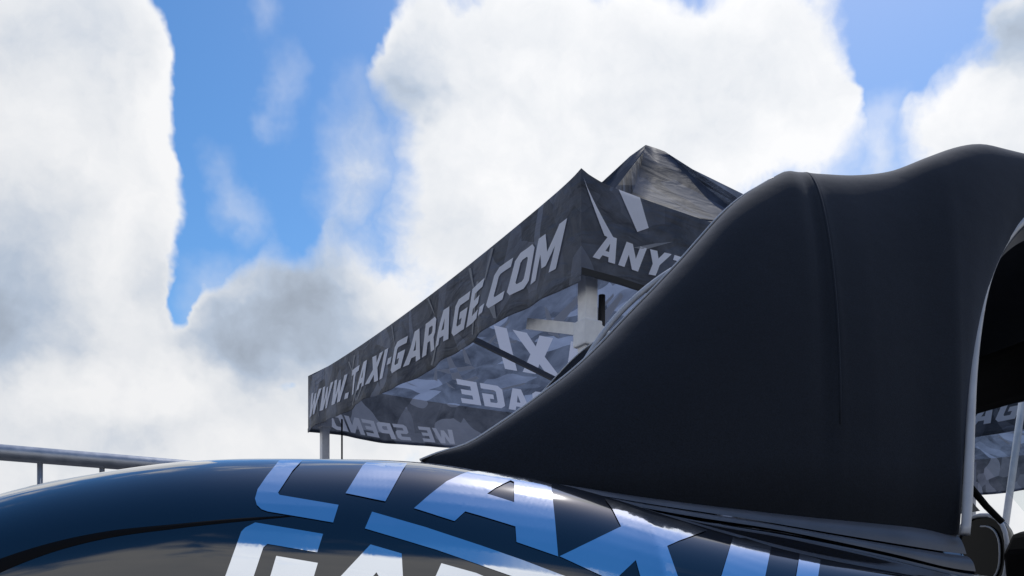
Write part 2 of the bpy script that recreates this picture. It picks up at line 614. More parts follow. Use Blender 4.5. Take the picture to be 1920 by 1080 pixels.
    bp = nd(m, 'ShaderNodeBump', Strength=wrinkle, Distance=0.05)
    lk(m, n3.outputs['Fac'], bp.inputs['Height'])
    lk(m, bp.outputs[0], b.inputs['Normal'])
    tl = nd(m, 'ShaderNodeBsdfTranslucent')
    hs = nd(m, 'ShaderNodeHueSaturation', Value=trans[1])
    lk(m, mx.outputs[2], hs.inputs['Color'])
    lk(m, hs.outputs[0], tl.inputs[0])
    ms = nd(m, 'ShaderNodeMixShader'); ms.inputs[0].default_value = trans[0]
    lk(m, b.outputs[0], ms.inputs[1]); lk(m, tl.outputs[0], ms.inputs[2])
    lk(m, ms.outputs[0], ns['Material Output'].inputs[0])
    return m


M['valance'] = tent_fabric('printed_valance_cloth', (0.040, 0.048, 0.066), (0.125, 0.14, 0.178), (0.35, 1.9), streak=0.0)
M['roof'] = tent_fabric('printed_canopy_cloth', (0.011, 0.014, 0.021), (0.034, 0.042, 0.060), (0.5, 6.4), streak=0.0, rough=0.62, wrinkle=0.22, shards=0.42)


def print_mat(name, c, trans):
    m = mat(name, c, 0.5)
    b = m.node_tree.nodes['Principled BSDF']
    add_noise(m, 7, tuple(x * 0.85 for x in c), c, lo=0.25, hi=0.6)
    tl = nd(m, 'ShaderNodeBsdfTranslucent')
    tl.inputs[0].default_value = (*c, 1)
    ms = nd(m, 'ShaderNodeMixShader'); ms.inputs[0].default_value = trans
    lk(m, b.outputs[0], ms.inputs[1]); lk(m, tl.outputs[0], ms.inputs[2])
    lk(m, ms.outputs[0], m.node_tree.nodes['Material Output'].inputs[0])
    return m


M['print_white'] = print_mat('pale_print', (0.84, 0.87, 0.99), 0.25)
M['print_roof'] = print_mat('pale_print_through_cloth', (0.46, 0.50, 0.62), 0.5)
M['slash_and_fold_glint'] = print_mat('grey_slash_and_fold_glint', (0.15, 0.17, 0.22), 0.5)  # slash print, also the colour of the laid-on fold highlights
M['print_grey'] = print_mat('grey_print', (0.30, 0.32, 0.37), 0.35)

# ------------------------------------------------------------------ ground
gv, gf = [], []
gs = np.r_[-1500, -300, -60, np.linspace(-15, 15, 13), 60, 300, 1500]
for y in gs:
    for x in gs:
        gv.append((x, y, 0))
gf = grid_faces(len(gs), len(gs))
gf = [tuple(reversed(f)) for f in gf]
g = mesh_obj('ground', gv, gf, M['asphalt'])
if g.data.polygons[0].normal.z < 0:
    g.data.flip_normals()
tag(g, 'grey asphalt ground', kind='structure')

# ------------------------------------------------------------------ lettering
GL = {
    'W': (6.0, [[(0, 6), (1.3, 6), (1.85, 2.2), (2.5, 5.4), (3.5, 5.4), (4.15, 2.2), (4.7, 6), (6, 6), (5, 0), (3.6, 0), (3, 2.9), (2.4, 0), (1, 0)]]),
    'T': (4.0, [[(0, 6), (4, 6), (4, 4.7), (2.65, 4.7), (2.65, 0), (1.35, 0), (1.35, 4.7), (0, 4.7)]]),
    'A': (4.4, [[(0, 0), (1.4, 6), (3.0, 6), (4.4, 0), (3.05, 0), (2.8, 1.1), (1.6, 1.1), (1.35, 0)], [(1.85, 2.3), (2.55, 2.3), (2.2, 4.3)]]),
    'X': (4.4, [[(0, 6), (1.5, 6), (2.2, 4.3), (2.9, 6), (4.4, 6), (3, 3), (4.4, 0), (2.9, 0), (2.2, 1.7), (1.5, 0), (0, 0), (1.4, 3)]]),
    'I': (1.35, [[(0, 0), (0, 6), (1.35, 6), (1.35, 0)]]),
    '-': (1.5, [[(0.1, 2.4), (0.1, 3.7), (1.4, 3.7), (1.4, 2.4)]]),
    '.': (1.3, [[(0, 0), (0, 1.35), (1.3, 1.35), (1.3, 0)]]),
    'G': (4.0, [[(.8, 6), (4, 6), (4, 4.7), (1.6, 4.7), (1.3, 4.4), (1.3, 1.6), (1.6, 1.3), (2.7, 1.3), (2.7, 2.3), (1.9, 2.3), (1.9, 3.5), (4, 3.5), (4, 0), (.8, 0), (0, .8), (0, 5.2)]]),
    'R': (4.1, [[(0, 0), (0, 6), (3.3, 6), (4, 5.3), (4, 3), (3.4, 2.4), (4.1, 0), (2.75, 0), (2.1, 2.2), (1.3, 2.2), (1.3, 0)], [(1.31, 3.4), (2.4, 3.4), (2.7, 3.7), (2.7, 4.5), (2.4, 4.8), (1.31, 4.8)]]),
    'E': (3.6, [[(0, 0), (0, 6), (3.6, 6), (3.6, 4.7), (1.3, 4.7), (1.3, 3.65), (3.2, 3.65), (3.2, 2.4), (1.3, 2.4), (1.3, 1.3), (3.6, 1.3), (3.6, 0)]]),
    'C': (3.8, [[(.8, 6), (3.8, 6), (3.8, 4.7), (1.6, 4.7), (1.3, 4.4), (1.3, 1.6), (1.6, 1.3), (3.8, 1.3), (3.8, 0), (.8, 0), (0, .8), (0, 5.2)]]),
    'O': (4.1, [[(.8, 6), (3.3, 6), (4.1, 5.2), (4.1, .8), (3.3, 0), (.8, 0), (0, .8), (0, 5.2)], [(1.3, 1.6), (1.6, 1.3), (2.5, 1.3), (2.8, 1.6), (2.8, 4.4), (2.5, 4.7), (1.6, 4.7), (1.3, 4.4)]]),
    'M': (5.4, [[(0, 0), (0, 6), (1.4, 6), (2.7, 3.2), (4, 6), (5.4, 6), (5.4, 0), (4.1, 0), (4.1, 3.4), (3.1, 1.2), (2.3, 1.2), (1.3, 3.4), (1.3, 0)]]),
    'N': (4.2, [[(0, 0), (0, 6), (1.3, 6), (2.9, 2.8), (2.9, 6), (4.2, 6), (4.2, 0), (2.9, 0), (1.3, 3.2), (1.3, 0)]]),
    'Y': (4.2, [[(0, 6), (1.4, 6), (2.1, 4.2), (2.8, 6), (4.2, 6), (2.75, 2.7), (2.75, 0), (1.45, 0), (1.45, 2.7)]]),
    'H': (4.1, [[(0, 0), (0, 6), (1.3, 6), (1.3, 3.7), (2.8, 3.7), (2.8, 6), (4.1, 6), (4.1, 0), (2.8, 0), (2.8, 2.4), (1.3, 2.4), (1.3, 0)]]),
    'S': (3.8, [[(.7, 6), (3.8, 6), (3.8, 4.7), (1.3, 4.7), (1.3, 3.65), (3.1, 3.65), (3.8, 2.95), (3.8, .7), (3.1, 0), (0, 0), (0, 1.3), (2.5, 1.3), (2.5, 2.4), (.7, 2.4), (0, 3.1), (0, 5.3)]]),
    'P': (4.0, [[(0, 0), (0, 6), (3.3, 6), (4, 5.3), (4, 2.7), (3.3, 2), (1.3, 2), (1.3, 0)], [(1.31, 3.3), (2.4, 3.3), (2.7, 3.6), (2.7, 4.4), (2.4, 4.7), (1.31, 4.7)]]),
    'D': (4.1, [[(0, 6), (3.2, 6), (4.1, 5.1), (4.1, .9), (3.2, 0), (0, 0)], [(1.3, 1.3), (2.5, 1.3), (2.8, 1.6), (2.8, 4.4), (2.5, 4.7), (1.3, 4.7)]]),
    ' ': (2.4, []),
}
GAP = 0.62
_glyph_cache = {}


def text_width(s):
    return sum(GL[c][0] + GAP for c in s) - GAP


def glyph(c, maxlen):
    key = (c, maxlen)
    if key not in _glyph_cache:
        _glyph_cache[key] = fill_outlines(GL[c][1], maxlen)
    return _glyph_cache[key]


def letters(text, surf, x0, x1, y0, y1, mat_, parent, shear=0.0, mirror=False, maxlen=1.2, name='printed_letter'):
    """one mesh per letter; surf(a, b) gives the 3D point at print coordinates a (along) and b (up)"""
    tw = text_width(text)
    x = 0.0
    for c in text:
        w, outs = GL[c]
        if outs:
            V, F = glyph(c, maxlen)
            P = []
            for (gx, gy) in V:
                a = (x + gx + shear * (gy - 3)) / tw
                P.append(surf(x0 + (x1 - x0) * a, y0 + (y1 - y0) * gy / 6.0))
            mesh_obj(name, P, F, mat_, parent)
        x += w + GAP


def layout(text, x0, x1, y0, y1, shear):
    """outlines of a line of print placed in cloth coordinates"""
    tw = text_width(text)
    x, res = 0.0, []
    for c in text:
        w, outs = GL[c]
        for o in outs:
            res.append([(x0 + (x1 - x0) * (x + gx + shear * (gy - 3)) / tw, y0 + (y1 - y0) * gy / 6.0) for gx, gy in o])
        x += w + GAP
    return res


def inside_any(px, py, outs):
    c = False
    for o in outs:
        n = len(o)
        j = n - 1
        for i in range(n):
            xi, yi = o[i]
            xj, yj = o[j]
            if (yi > py) != (yj > py) and px < (xj - xi) * (py - yi) / (yj - yi) + xi:
                c = not c
            j = i
    return c


def printed_cloth(name, border, grid, prints, sy, surf, mats, parent):
    """cloth whose faces follow the outlines of the print, so the print shows from both sides.
    prints: list of (outlines, material slot); surf maps cloth coordinates to 3D"""
    VV, EE = [], []

    def ring(o):
        k = len(VV)
        VV.extend(Vector((x, y * sy)) for x, y in o)
        EE.extend((k + i, k + (i + 1) % len(o)) for i in range(len(o)))
    ring(border)
    for outs, _ in prints:
        for o in outs:
            ring(o)
    VV.extend(Vector((x, y * sy)) for x, y in grid)
    r = mgeo.delaunay_2d_cdt(VV, EE, [], 0, 1e-5)
    P = [(v.x, v.y / sy) for v in r[0]]
    F = [tuple(f) for f in r[2]]
    me = bpy.data.meshes.new(name)
    me.from_pydata([tuple(surf(x, y)) for x, y in P], [], F)
    for m_ in mats:
        me.materials.append(m_)
    for poly, f in zip(me.polygons, F):
        cx = sum(P[i][0] for i in f) / 3
        cy = sum(P[i][1] for i in f) / 3
        for outs, slot in prints:
            if inside_any(cx, cy, outs):
                poly.material_index = slot
    return link_mesh(name, me, None, parent, True)


# ------------------------------------------------------------------ canopy tent
TC = Vector((0.235, 2.94, 0))                # near corner on the ground
AL = Vector((-0.4966, 0.868, 0))             # along the left side, away from us
AR = Vector((0.868, 0.4966, 0))              # along the front side, to the right
TL, TR = 3.17, 3.1
ZE, ZV = EYE + 1.46, EYE + 1.08              # eave and valance hem heights
RISE = 1.19


def eave_drop(side, d, length):
    """how far the eave hangs below its pointed corners, d metres from one of them"""
    d = max(0.0, min(length, d))
    a = d / length
    e = min(d, length - d)
    return 0.046 * 4 * a * (1 - a) + (0.030 if side in ('front', 'back') else 0.012) * (1 - math.exp(-e / 0.06))


_fq = np.array([0, .25, .5, .65, .78, .875, .93, .955, .978, 1.0])
_fz = np.array([0, .14, .325, .455, .62, .784, .892, .935, .953, .956])
_ff = smooth_fn(list(_fq), list(_fz), 0.012)


def tent_pt(l, r, z):
    return TC + AL * l + AR * r + Vector((0, 0, z))


def roof_pt(side, a, q, off=0.0):
    """point on roof panel: side name, a in -1..1 along the eave, q 0 eave .. 1 peak"""
    cl, cr = TL / 2, TR / 2
    if side == 'left':
        l, r = cl + a * cl * (1 - q), cr * q
    elif side == 'right':
        l, r = cl - a * cl * (1 - q), TR - cr * q
    elif side == 'front':
        l, r = cl * q, cr + a * cr * (1 - q)
    else:
        l, r = TL - cl * q, cr - a * cr * (1 - q)
    sag = -0.05 * (1 - a * a) * math.sin(math.pi * min(q * 1.25, 1)) * (1 - q)
    ln = TL if side in ('left', 'right') else TR
    sag -= eave_drop(side, (1 + a) * 0.5 * ln, ln) * (1 - q) ** 2
    z = ZE + RISE * float(_ff(q) - _ff(0.0)) / 0.960 + sag + off
    return tent_pt(l, r, z)


VAL = {  # valance planes: start, direction, length, outward
    'left': (lambda a: (TL * (1 - a), 0.0), -AR),
    'front': (lambda a: (0.0, TR * a), -AL),
    'right': (lambda a: (TL * a, TR), AR),
    'back': (lambda a: (TL, TR * (1 - a)), AL),
}


def val_pt(side, a, b, off=0.0):
    """a 0..1 reading from outside left to right, b 0 hem .. 1 eave; the cloth hangs in soft waves"""
    f, out = VAL[side]
    ln = TL if side in ('left', 'right') else TR
    l, r = f(a)
    k = {'left': 0.3, 'front': 1.7, 'right': 2.9, 'back': 4.4}[side]
    wob = 0.016 * math.sin(a * 17 + k * 3) + 0.010 * math.sin(a * 41 + k) + 0.016 * math.sin(a * 7 + k) + 0.004 * math.sin(a * 90 + 2 * k)
    wob *= (1 - b) * min(1, 12 * a) * min(1, 12 * (1 - a))
    hem = (0.010 * math.sin(a * 9 + k) + 0.006 * math.sin(a * 23 + k)) * (1 - b)
    p = tent_pt(l, r, ZV + (ZE - eave_drop(side, a * ln, ln) - ZV) * b + hem)
    return p + out * (off + wob)


def build_tent():
    root = empty('canopy_tent', tent_pt(TL / 2, TR / 2, 0))
    # roof panels
    for side in ('left', 'front', 'right', 'back'):
        half = (TL if side in ('left', 'right') else TR) / 2
        qm = 0.997
        sg = 1 if side != 'left' else -1         # the left panel runs the other way along its eave

        def surf(x, q, side=side, half=half, sg=sg):
            return roof_pt(side, max(-1, min(1, sg * x / (half * (1 - q)))), q)
        qs = np.r_[np.linspace(0.02, 0.8, 24), np.linspace(0.83, 0.99, 10)]
        nb = 160
        border = [(-half + 2 * half * k / nb, 0.0) for k in range(nb)]
        border += [(half * (1 - q), q) for q in [0.0] + [float(x) for x in qs] + [qm]]
        border += [(-half * (1 - q), q) for q in [qm] + [float(x) for x in qs[::-1]]]
        grid = [(float(x), float(q)) for q in qs for x in np.linspace(-1, 1, max(3, int(36 * (1 - q)))) [1:-1] * half * (1 - q)]
        big = layout('TAXI', -0.72, 0.42, 0.265, 0.435, 0.55) + layout('GARAGE', -0.68, 0.52, 0.025, 0.165, 0.6)
        slashes = []
        rs = random.Random(11)
        for _ in range(90):
            x = rs.uniform(-1.2, 1.2); q = rs.uniform(0.03, 0.6)
            if abs(x) > half * (1 - q) - 0.3:
                continue
            dx, dq, w = rs.uniform(-0.2, 0.26), rs.uniform(0.03, 0.14), rs.uniform(0.02, 0.10)
            o = [(x, q), (x + w, q + 0.006), (x + dx + w * 0.4, q + dq), (x + dx, q + dq - 0.01)]
            if not any(inside_any(a, b, big + slashes) for a, b in o):
                slashes.append(o)
        printed_cloth('roof_panel', border, grid, [(slashes, 2), (big, 1)], 1.9, surf, [M['roof'], M['print_roof'], M['slash_and_fold_glint']], root)
    # valances with hem band and corner seam
    for side in ('left', 'front', 'right', 'back'):
        na, nb = 193, 9
        if side == 'back':
            border = [(i / 96, 0.0) for i in range(97)] + [(i / 192, 1.0) for i in range(192, -1, -1)]
            grid = [(i / 96, j / 8) for i in range(1, 96) for j in range(1, 8)]
            printed_cloth('valance', border, grid, [(layout('WE SPEND', 0.655, 0.955, 0.10, 0.42, 0.3), 1)], 0.12, lambda a, b: val_pt('back', a, b),
                          [M['valance'], M['print_roof']], root)
        else:
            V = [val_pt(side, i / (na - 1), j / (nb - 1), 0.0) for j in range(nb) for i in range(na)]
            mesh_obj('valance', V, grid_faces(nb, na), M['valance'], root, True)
        V = [val_pt(side, i / (na - 1), b, 0.003) for b in (0.008, 0.075) for i in range(na)]
        mesh_obj('hem_band', V, grid_faces(2, na), M['strap' if side in ('front',) else 'valance'], root, True)
    # print on the outside of the valances
    S = lambda side, off: (lambda a, b: val_pt(side, a, b, off))
    letters('WWW.TAXI-GARAGE.COM', S('left', 0.004), 0.022, 0.963, 0.235, 0.655, M['print_white'], root, shear=0.35)
    letters('ANYTHING', S('front', 0.004), 0.020, 0.2575, 0.20, 0.475, M['print_white'], root, shear=0.3)
    # pale slashes of the print, plus fold highlights laid on the front roof
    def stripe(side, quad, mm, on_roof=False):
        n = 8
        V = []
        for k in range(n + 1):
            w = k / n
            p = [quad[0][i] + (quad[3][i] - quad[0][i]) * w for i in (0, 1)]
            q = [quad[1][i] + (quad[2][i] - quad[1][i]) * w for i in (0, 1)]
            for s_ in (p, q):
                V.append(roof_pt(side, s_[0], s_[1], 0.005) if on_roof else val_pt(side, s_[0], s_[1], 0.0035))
        mesh_obj('print_and_fold_glint', V, grid_faces(n + 1, 2), M[mm], root, True)
    stripe('front', [(0.002, 0.93), (0.007, 0.86), (0.045, 0.44), (0.030, 0.46)], 'print_white')
    stripe('front', [(0.050, 0.995), (0.080, 0.995), (0.092, 0.70), (0.076, 0.62)], 'print_white')
    stripe('front', [(0.100, 0.55), (0.125, 0.62), (0.085, 0.45), (0.07, 0.44)], 'print_grey')
    for quad, mm in (([(-0.88, 0.54), (0.17, 0.675), (0.12, 0.66), (-0.70, 0.545)], 'slash_and_fold_glint'), ([(-0.50, 0.565), (0.15, 0.635), (0.12, 0.60), (-0.30, 0.575)], 'slash_and_fold_glint'),  # these two: highlights of cloth folds, laid on as pale stripes
                     ([(-0.97, 0.36), (-0.84, 0.50), (-0.74, 0.47), (-0.90, 0.33)], 'slash_and_fold_glint'), ([(-0.72, 0.28), (-0.60, 0.46), (-0.50, 0.43), (-0.62, 0.26)], 'slash_and_fold_glint')):
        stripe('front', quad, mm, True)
    for a, b, da, db, w in ((0.07, 0.62, 0.02, -0.5, 0.006), (0.045, 0.9, 0.018, -0.6, 0.005), (0.25, 0.86, 0.03, -0.35, 0.008), (0.285, 0.9, -0.02, -0.4, 0.006),
                            (0.46, 0.98, 0.015, -0.35, 0.006), (0.60, 0.98, 0.02, -0.3, 0.007), (0.62, 0.32, -0.03, -0.28, 0.008),
                            (0.735, 0.95, 0.012, -0.3, 0.008), (0.76, 0.7, -0.02, -0.62, 0.007), (0.80, 0.97, -0.015, -0.35, 0.006),
                            (0.80, 0.25, 0.012, -0.2, 0.014), (0.30, 0.25, -0.035, -0.2, 0.010), (0.335, 0.25, -0.03, -0.2, 0.006)):
        stripe('left', [(a, b), (a + w, b - 0.02), (a + da + w * 0.5, b + db), (a + da, b + db + 0.03)], 'print_grey')
    # legs: aluminium posts with a sliding bracket and foot
    IN = 0.085
    for (l, r) in ((IN, IN), (TL - IN, IN), (IN, TR - IN), (TL - IN, TR - IN)):
        lg = bar('leg', tent_pt(l, r, 0.012), tent_pt(l, r, ZE - 0.05), 0.052, 0.052, M['alu'], root, side=AR, bevel=0.005)
        bar('foot', tent_pt(l, r, 0.0), tent_pt(l, r, 0.012), 0.13, 0.13, M['alu'], lg, side=AR)
        z = EYE + (0.93 if (l < 1 and r < 1) else 1.16)
        bar('slider', tent_pt(l, r, z - 0.045), tent_pt(l, r, z + 0.045), 0.076, 0.076, M['alu'], lg, side=AR, bevel=0.006)
        dl = 1 if l < 1 else -1
        dr = 1 if r < 1 else -1
        # scissor arms stay up behind the valance; only the near post shows its lower link
        if r < 1:
            for (e0, e1) in ((tent_pt(l + dl * 0.05, r, ZV + 0.10), tent_pt(l + dl * 1.45, r, ZE - 0.09)),
                             (tent_pt(l + dl * 0.05, r + 0.018, ZE - 0.09), tent_pt(l + dl * 1.45, r + 0.018, ZV + 0.10))):
                bar('scissor_arm', e0, e1, 0.016, 0.032, M['alu_dark'], root)
    bar('slider_arm', tent_pt(IN + 0.03, IN, EYE + 0.955), tent_pt(IN + 0.42, IN + 0.01, EYE + 1.085), 0.02, 0.042, M['alu'], root)
    # strap hanging by the near post, and a tie strap by the far left post
    tube('tie_strap', [tent_pt(IN - 0.0, IN + 0.062, ZV - 0.0), tent_pt(IN, IN + 0.060, ZV - 0.10), tent_pt(IN, IN + 0.050, ZV - 0.2), tent_pt(IN, IN + 0.045, ZV - 0.30)],
         [0.012, 0.013, 0.010, 0.010], M['strap'], root, 8)
    tube('tie_strap', [tent_pt(IN, IN + 0.05, ZV - 0.165), tent_pt(IN, IN + 0.09, ZV - 0.20), tent_pt(IN, IN + 0.13, ZV - 0.235)], 0.005, M['strap'], root, 8)
    bar('slider_arm', tent_pt(IN - 0.02, IN + 0.03, EYE + 0.94), tent_pt(IN - 0.02, IN + 0.20, EYE + 0.86), 0.02, 0.05, M['alu'], root)
    tube('tie_strap', [tent_pt(TL - 0.09, 0.20, ZV + 0.10), tent_pt(TL - 0.09, 0.20, 0.02)], 0.012, M['strap'], root, 8, 0.5)
    # cross struts under the roof
    bar('roof_strut', tent_pt(2.0, 0.62, EYE + 1.49), tent_pt(2.18, 1.40, EYE + 1.35), 0.02, 0.03, M['alu_dark'], root)
    return root


tent = build_tent()
tag(tent, 'dark printed canopy tent with the web address along its side, seen above the black car', 'tent', 'printed canopy tents')


def copy_tree(o, parent=None):
    c = o.copy()
    COL.objects.link(c)
    if parent is not None:
        c.parent = parent
    for ch in list(o.children):
        copy_tree(ch, c)
    return c


tent2 = copy_tree(tent)
tent2.location = tent.location + AR * 3.91 - AL * 0.10
tent2['label'] = 'second dark printed canopy tent, glimpsed through the open side window of the car'

# ------------------------------------------------------------------ black convertible
PHI = R(12)
CA = Vector((math.cos(PHI), math.sin(PHI), 0))       # forward along the car
CN = Vector((math.sin(PHI), -math.cos(PHI), 0))      # out of the side that faces us
D0 = 1.2
CP = Vector(((1130 - 960) / FPX * D0, D0, 0))        # belt point, ground level
S_C, T_C = (-CP).dot(CA), (-CP).dot(CN)
TM = -0.65                                           # centre plane of the car


def cw(s, t, z):
    """car coordinates (along, out, height above eye) -> world"""
    return CP + CA * s + CN * t + Vector((0, 0, EYE + z))


def ray(u, v):
    return Vector(((u - 960) / FPX, 1.0, (HOR - v) / FPX))


def at(u, v, t):
    """car coordinates of the point of plane t seen at photo pixel (u, v)"""
    d = ray(u, v)
    ds, dt = d.dot(CA), d.dot(CN)
    lam = (t - T_C) / dt
    return (S_C + ds * lam, t, d.z * lam)


car = empty('convertible_car', CP + CA * 0.6 + CN * TM)
tag(car, 'black convertible with raised black cloth roof and chrome lettering on its rear wing', 'car')

# --- body shell
crest_px = [(0, 930, .06), (150, 896, .06), (330, 869, .06), (450, 863, .06), (560, 863, .06), (700, 864, .06), (800, 869, .06), (900, 885, .06), (1040, 908, .062),
            (1140, 938, .07), (1220, 961, .088), (1330, 994, .112), (1445, 1025, .135), (1540, 1047, .150), (1640, 1066, .165), (1720, 1079, .178)]
cr = [at(*p) for p in crest_px]
cs = [-1.5, -1.2, -0.95] + [p[0] for p in cr] + [cr[-1][0] + 0.10, cr[-1][0] + 0.22, 0.9, 1.4, 1.9, 2.4, 2.8]
cz = [-0.22, -0.08, 0.03] + [p[2] for p in cr] + [0.005, -0.005, -0.01, -0.01, -0.0, -0.04, -0.2]
ct = [-0.12, -0.03, 0.045] + [p[1] for p in cr] + [0.185, 0.185, 0.18, 0.17, 0.14, 0.05, -0.1]
f_cz, f_ct = smooth_fn(cs, cz, 0.028), smooth_fn(cs, ct, 0.05)
tb0 = [at(u, v, 0.0) for u, v in ((1060, 916), (1130, 930), (1300, 951), (1500, 973), (1700, 990), (1795, 1003))]
tb1 = [at(u, v, 0.018) for u, v in ((1060, 919), (1200, 944), (1400, 974), (1600, 1008), (1795, 1040))]
tb2 = [at(u, v, 0.034) for u, v in ((1100, 931), (1200, 950), (1300, 968), (1450, 990), (1600, 1021), (1700, 1043), (1790, 1068))]


def rail(pts, drop):
    s = [p[0] for p in pts]
    z = [p[2] for p in pts]
    s = [-1.5, -1.0, -0.72, -0.55, -0.4, -0.27, -0.17] + s + [s[-1] + 0.09]
    z = [float(f_cz(x)) - drop for x in s[:7]] + z + [z[-1] - 0.005]
    return smooth_fn(s, z, 0.03)


f_b0, f_b1, f_b2 = rail(tb0, 0.004), rail(tb1, 0.003), rail(tb2, 0.002)
S_B = at(1795, 1003, 0.0)[0] + 0.010                                   # rear edge of the door opening


def profile(s):
    """half section, from the centre plane out and down to the sill: list of (t, z)"""
    zc, tcx = float(f_cz(s)), float(f_ct(s))
    pts = []
    cabin = S_B < s < 1.74
    rz = 0.165 - 0.03 * max(0.0, min(1.0, (-0.30 - s) / 0.2)) if s < 0 else 0.165 + 0.05 * min(1, s / 0.4)
    rt = 0.16 if s < 0 else max(0.06, 0.16 - 0.10 * min(1, s / 0.4))
    fade = max(0.0, min(1.0, (s + 0.20) / 0.2))
    if cabin:
        inner = [(TM, -0.45), (-0.45, -0.45), (-0.10, -0.45), (-0.02, -0.42), (-0.01, -0.05), (tcx - 0.10, zc - 0.02), (tcx - 0.05, zc - 0.002)]
    elif s >= 1.74:
        h = 0.055 * max(0.0, 1 - (s - 1.74) / 1.3)
        inner = [(TM, zc + h), (-0.45, zc + h * 0.95), (-0.25, zc + h * 0.85), (-0.15, zc + h * 0.7), (-0.05, zc + h * 0.5), (tcx - 0.10, zc + h * 0.25), (tcx - 0.05, zc + h * 0.08)]
    else:
        b2 = float(f_b2(s))
        b1, b0 = float(f_b1(s)), float(f_b0(s))
        t2 = 0.034
        low = zc - 0.012
        dz = low * (1 - fade) + (b2 - 0.03) * fade
        inner = [(TM, dz), (-0.45, dz), (-0.03, low * (1 - fade) + (b0 + 0.004) * fade), (0.008, low * (1 - fade) + (b1 - 0.004) * fade),
                 (t2 - 0.006, low * (1 - fade) + (b2 - 0.004) * fade),
                 (t2 + 0.30 * (tcx - t2), zc * (1 - fade) + fade * (b2 + (zc - b2) * 0.26) - 0.001),
                 (t2 + 0.65 * (tcx - t2), zc * (1 - fade) + fade * (b2 + (zc - b2) * 0.60))]
    pts += inner
    # rolled shoulder
    for k in range(0, 15):
        th = R(90 * k / 14)
        pts.append((tcx + rt * math.sin(th), zc - rz * (1 - math.cos(th)) - 0.0))
    zs = zc - rz
    te = tcx + rt
    for k in range(1, 6):
        w = k / 5
        pts.append((te + 0.012 * math.sin(w * math.pi) - 0.05 * w * w, zs + (-0.52 - zs) * w))
    pts.append((te - 0.12, -0.56))
    pts.append((TM, -0.56))
    return pts


stn = np.unique(np.r_[np.linspace(-1.42, -1.0, 14), np.linspace(-1.0, S_B - 0.006, 150), S_B - 0.002, S_B + 0.002, np.linspace(S_B + 0.01, 1.72, 40), 1.738, 1.742, np.linspace(1.75, 2.75, 40)])
n_half = len(profile(0.0))
BV = []
for s in stn:
    h = profile(float(s))
    for (t, z) in h:
        BV.append(cw(s, t, z))
    for (t, z) in h[-2:0:-1]:
        BV.append(cw(s, 2 * TM - t, z))
nm = 2 * n_half - 2
BF = grid_faces(len(stn), nm, True)
BF.append(tuple(range(nm)))
BF.append(tuple((len(stn) - 1) * nm + k for k in range(nm))[::-1])
body = mesh_obj('body', BV, BF, M['paint'], car, True)
bm = bmesh.new(); bm.from_mesh(body.data)
bmesh.ops.recalc_face_normals(bm, faces=list(bm.faces))
bm.to_mesh(body.data); bm.free()
body.data.shade_smooth()
bvh = BVHTree.FromPolygons([tuple(v) for v in BV], BF)
CAM = Vector((0, 0, EYE))


def on_body(u, v, off):
    """the point of the body shell seen at photo pixel (u, v), lifted by off along its outward normal"""
    for k in range(60):
        d = ray(u, v + k * 0.6).normalized()
        loc, nor, idx, dist = bvh.ray_cast(CAM, d)
        if loc is not None and dist < 3:
            if nor.dot(d) > 0:
                nor = -nor
            return loc + nor * off
    return None


# --- mirror-vinyl lettering on the rear wing (TAXI over GARAGE)
z6 = lambda pts: [(400 + x / 3.4286, 840 + y / 3.4286) for x, y in pts]
z7 = lambda pts: [(900 + x / 3.4286, 860 + y / 3.4286) for x, y in pts]
DEC = [
    [z6([(425, 84), (340, 190), (285, 270), (268, 330), (280, 370), (310, 398), (350, 412), (770, 482), (805, 370), (425, 306), (416, 292), (510, 150), (572, 84)])],
    [z6([(960, 118), (850, 295), (1105, 347), (1215, 150), (1246, 104), (985, 98)])],
    [[(776, 954), (852, 978), (872, 960), (900, 968), (966, 988), (968, 1017), (1046, 1044), (1040, 975), (1033, 910), (1000, 900), (950, 891), (900, 885), (878, 886), (864, 891), (837, 904), (806, 928)],
     [(913, 927), (963.6, 943), (963.6, 905), (957, 902), (930, 915)]],
    [z7([(800, 262), (850, 330), (905, 440), (510, 630), (780, 754), (800, 764)]) [:4] + [(1150, 1090), (1191.7, 1051), (1204, 1095), (1275, 1095), (1250, 1024.8), (1273, 1014.6), (1326, 995.6), (1288, 982), (1221, 966), (1190, 955), (1162, 944)]],
    [[(1375.4, 1003), (1445.4, 1026), (1430, 1100), (1346, 1100)]],
    [[(1499, 1039), (1538, 1051), (1530, 1100), (1489, 1100)]],
    [[(697.5, 960.5), (684, 991.7), (817, 1031), (955, 1079), (1010, 1100), (1110, 1100), (1057, 1080), (978, 1050), (900, 1023), (800, 990)]],
    [z6([(205, 515), (270, 482), (705, 555), (668, 672), (348, 619), (322, 640), (235, 900), (50, 900), (180, 540)])],
    [z6([(405, 695), (672, 740), (630, 880), (350, 880)])],
    [z6([(1010, 622), (1210, 680), (1218, 823), (1220, 900), (1140, 900), (1062, 823), (1048, 800), (1030, 820), (960, 900), (740, 900), (820, 823)])],
    [z6([(1465, 742), (1690, 805), (1840, 870), (1700, 900), (1395, 900)])],
]
for outs in DEC:
    V, F = fill_outlines(outs, 9.0)
    P = [on_body(u, v, 0.0012) for u, v in V]
    if any(p is None for p in P):
        ok = [p for p in P if p is not None]
        P = [p if p is not None else ok[0] for p in P]
    F = [tuple(reversed(f)) for f in F]
    mesh_obj('chrome_letter', P, F, M['chrome_vinyl'], car, True)

